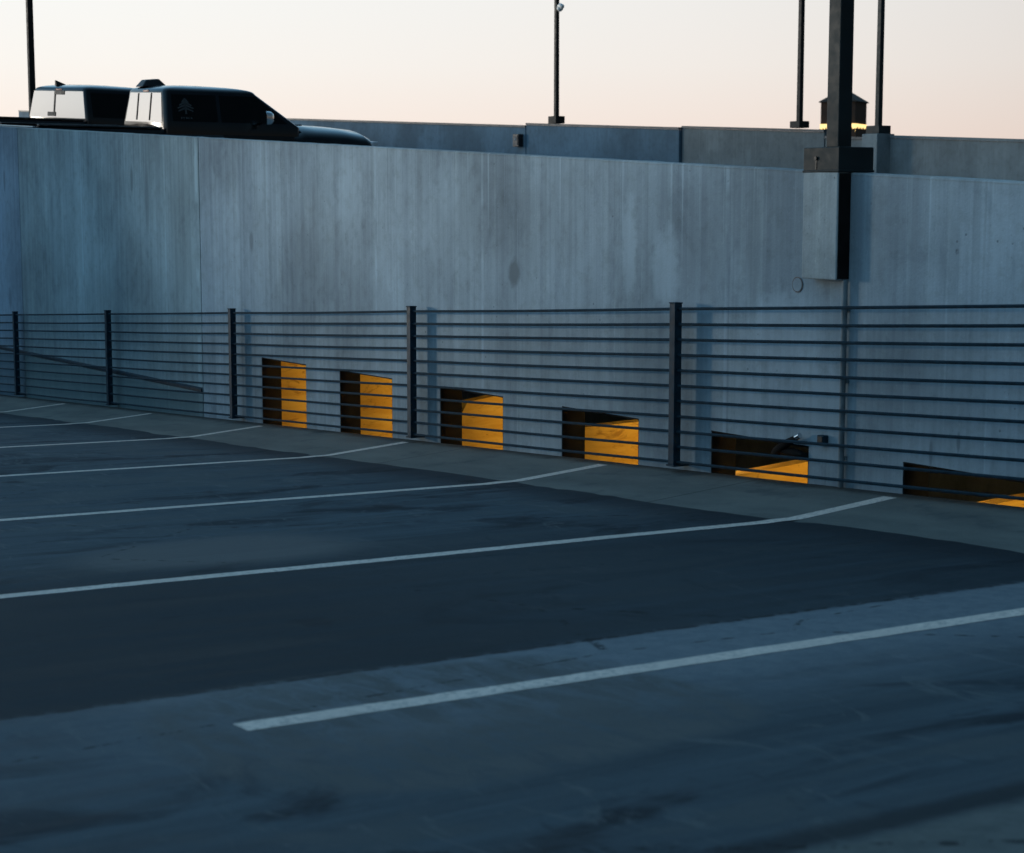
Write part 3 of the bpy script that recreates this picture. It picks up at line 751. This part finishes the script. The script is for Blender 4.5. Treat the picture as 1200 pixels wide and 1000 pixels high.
# ------------------------------------------------------------------ distant tower
tw = empty('roof_tower', (-83.84, 71.34, -12), 'small dark hip-roofed tower over a bright lit gallery beyond the parapet', 'tower', rot=(0, 0, R(28)))
h = 1.09; z0 = 12 + 5.50
m = MB(); m.box(-h, h, -h, h, z0 + .62, z0 + 1.92); m.build('upper_storey', MTOWER, tw)
m = MB(); e = h + .10
m.loft([[(-e, -e, z0 + 1.92), (e, -e, z0 + 1.92), (e, e, z0 + 1.92), (-e, e, z0 + 1.92)], [(-e, -e, z0 + 1.98), (e, -e, z0 + 1.98), (e, e, z0 + 1.98), (-e, e, z0 + 1.98)], [(-.3, -.3, z0 + 2.62), (.3, -.3, z0 + 2.62), (.3, .3, z0 + 2.62), (-.3, .3, z0 + 2.62)]])
m.build('roof', MROOF, tw)
g = h + .03
m = MB(); m.box(-g, g, -g, g, z0 + .15, z0 + .62); m.build('lit_gallery', MLIT, tw)
m = MB(); m.box(-g - .05, g + .05, -g - .05, g + .05, 0, z0 + .14); m.build('shaft', MTOWER, tw)
m = MB()
q0, q1 = g + .02, g + .05
pts = [(-g, 0)]
for k in range(-6, 7):
    x_ = k * g / 6.2; pts += [(x_ - .06, .16), (x_, .20 + .05 * (k % 3)), (x_ + .06, .16)]
pts.append((g, 0))
m.prism([(x_, -q1, z0 + .14 + z_) for x_, z_ in pts], (0, .03, 0))
rl = m.build('railing', MTOWER, tw)
m = MB(); m.prism([(q0, x_, z0 + .14 + z_) for x_, z_ in pts], (.03, 0, 0)); m.build('railing', MTOWER, tw)

# ------------------------------------------------------------------ sky and light
W = bpy.data.worlds.new('World'); S.world = W; W.use_nodes = True
nt = W.node_tree; nt.nodes.clear()
SUN_AZ = math.atan2(-.86, -.50)      # compass angle from +y towards +x
SUN_EL = R(1.6)
out = nt.nodes.new('ShaderNodeOutputWorld')
sky = nt.nodes.new('ShaderNodeTexSky'); sky.sky_type = 'NISHITA'; sky.sun_disc = False
sky.sun_elevation = SUN_EL; sky.sun_rotation = SUN_AZ % (2 * math.pi); sky.dust_density = 1.2; sky.ozone_density = 3.0
b1 = nt.nodes.new('ShaderNodeBackground'); b1.inputs[1].default_value = .024; nt.links.new(sky.outputs[0], b1.inputs[0])
tc = nt.nodes.new('ShaderNodeTexCoord'); sx = nt.nodes.new('ShaderNodeSeparateXYZ'); nt.links.new(tc.outputs['Generated'], sx.inputs[0])
cr = nt.nodes.new('ShaderNodeValToRGB'); nt.links.new(sx.outputs[2], cr.inputs[0])
stops = [(0.0, (.94, .74, .67)), (.035, (.955, .83, .755)), (.075, (.945, .905, .86)), (.12, (.92, .925, .905)), (.22, (.56, .86, 1.06)), (.45, (.22, .53, .85)), (1.0, (.15, .375, .615))]
el = cr.color_ramp.elements
while len(el) < len(stops): el.new(.5)
for e_, (p_, c_) in zip(el, stops): e_.position = p_; e_.color = (*c_, 1)
b2 = nt.nodes.new('ShaderNodeBackground'); b2.inputs[1].default_value = 1.0; dp = nt.nodes.new('ShaderNodeVectorMath'); dp.operation = 'DOT_PRODUCT'; nt.links.new(tc.outputs['Generated'], dp.inputs[0]); dp.inputs[1].default_value = (-.88, -.47, 0)
mr = nt.nodes.new('ShaderNodeMapRange'); mr.interpolation_type = 'SMOOTHSTEP'; nt.links.new(dp.outputs['Value'], mr.inputs['Value'])   # the sky is bright towards the sunset and dim opposite it
for k_, v_ in (('From Min', -.80), ('From Max', .42), ('To Min', .10), ('To Max', 1.0)): mr.inputs[k_].default_value = v_
nt.links.new(mr.outputs[0], b2.inputs[1])
dq = nt.nodes.new('ShaderNodeVectorMath'); dq.operation = 'DOT_PRODUCT'; nt.links.new(tc.outputs['Generated'], dq.inputs[0]); dq.inputs[1].default_value = (-.97, -.24, 0)
mq = nt.nodes.new('ShaderNodeMapRange'); nt.links.new(dq.outputs['Value'], mq.inputs['Value'])
for k_, v_ in (('From Min', .42), ('From Max', .82)): mq.inputs[k_].default_value = v_
mx = nt.nodes.new('ShaderNodeMix'); mx.data_type = 'RGBA'; mx.blend_type = 'MULTIPLY'; mx.inputs[0].default_value = 1.0
tn = nt.nodes.new('ShaderNodeMix'); tn.data_type = 'RGBA'; nt.links.new(mq.outputs[0], tn.inputs[0]); tn.inputs[6].default_value = (.86, .825, .815, 1); tn.inputs[7].default_value = (1, 1, 1, 1)
nt.links.new(cr.outputs[0], mx.inputs[6]); nt.links.new(tn.outputs[2], mx.inputs[7]); nt.links.new(mx.outputs[2], b2.inputs[0])
ad = nt.nodes.new('ShaderNodeAddShader'); nt.links.new(b1.outputs[0], ad.inputs[0]); nt.links.new(b2.outputs[0], ad.inputs[1]); nt.links.new(ad.outputs[0], out.inputs[0])

sl = bpy.data.lights.new('sun', 'SUN'); sl.energy = 2.5; sl.angle = R(7.5); sl.color = (1, .92, .80)
so = bpy.data.objects.new('sun', sl); COL.objects.link(so)
sd = Vector((math.sin(SUN_AZ) * math.cos(SUN_EL), math.cos(SUN_AZ) * math.cos(SUN_EL), math.sin(SUN_EL)))
so.rotation_euler = sd.to_track_quat('Z', 'Y').to_euler()

# ------------------------------------------------------------------ camera
cd = bpy.data.cameras.new('camera'); cam = bpy.data.objects.new('camera', cd); COL.objects.link(cam)
cd.sensor_fit = 'HORIZONTAL'; cd.sensor_width = 36; cd.lens = 2130.79 / 1200 * 36
cam.location = CAM; cam.rotation_euler = (math.pi / 2 - .121439, 0, .99504)
cd.clip_start = .05; cd.clip_end = 8000
cd.dof.use_dof = True; cd.dof.focus_distance = 14.5; cd.dof.aperture_fstop = 4.8
S.camera = cam
S.view_settings.view_transform = 'Standard'; S.view_settings.look = 'None'; S.view_settings.exposure = 0; S.view_settings.gamma = 1
S.cycles.use_denoising = True
try: W.cycles.sampling_method = 'NONE'
except Exception: pass
S.cycles.max_bounces = 6; S.cycles.sample_clamp_indirect = .8
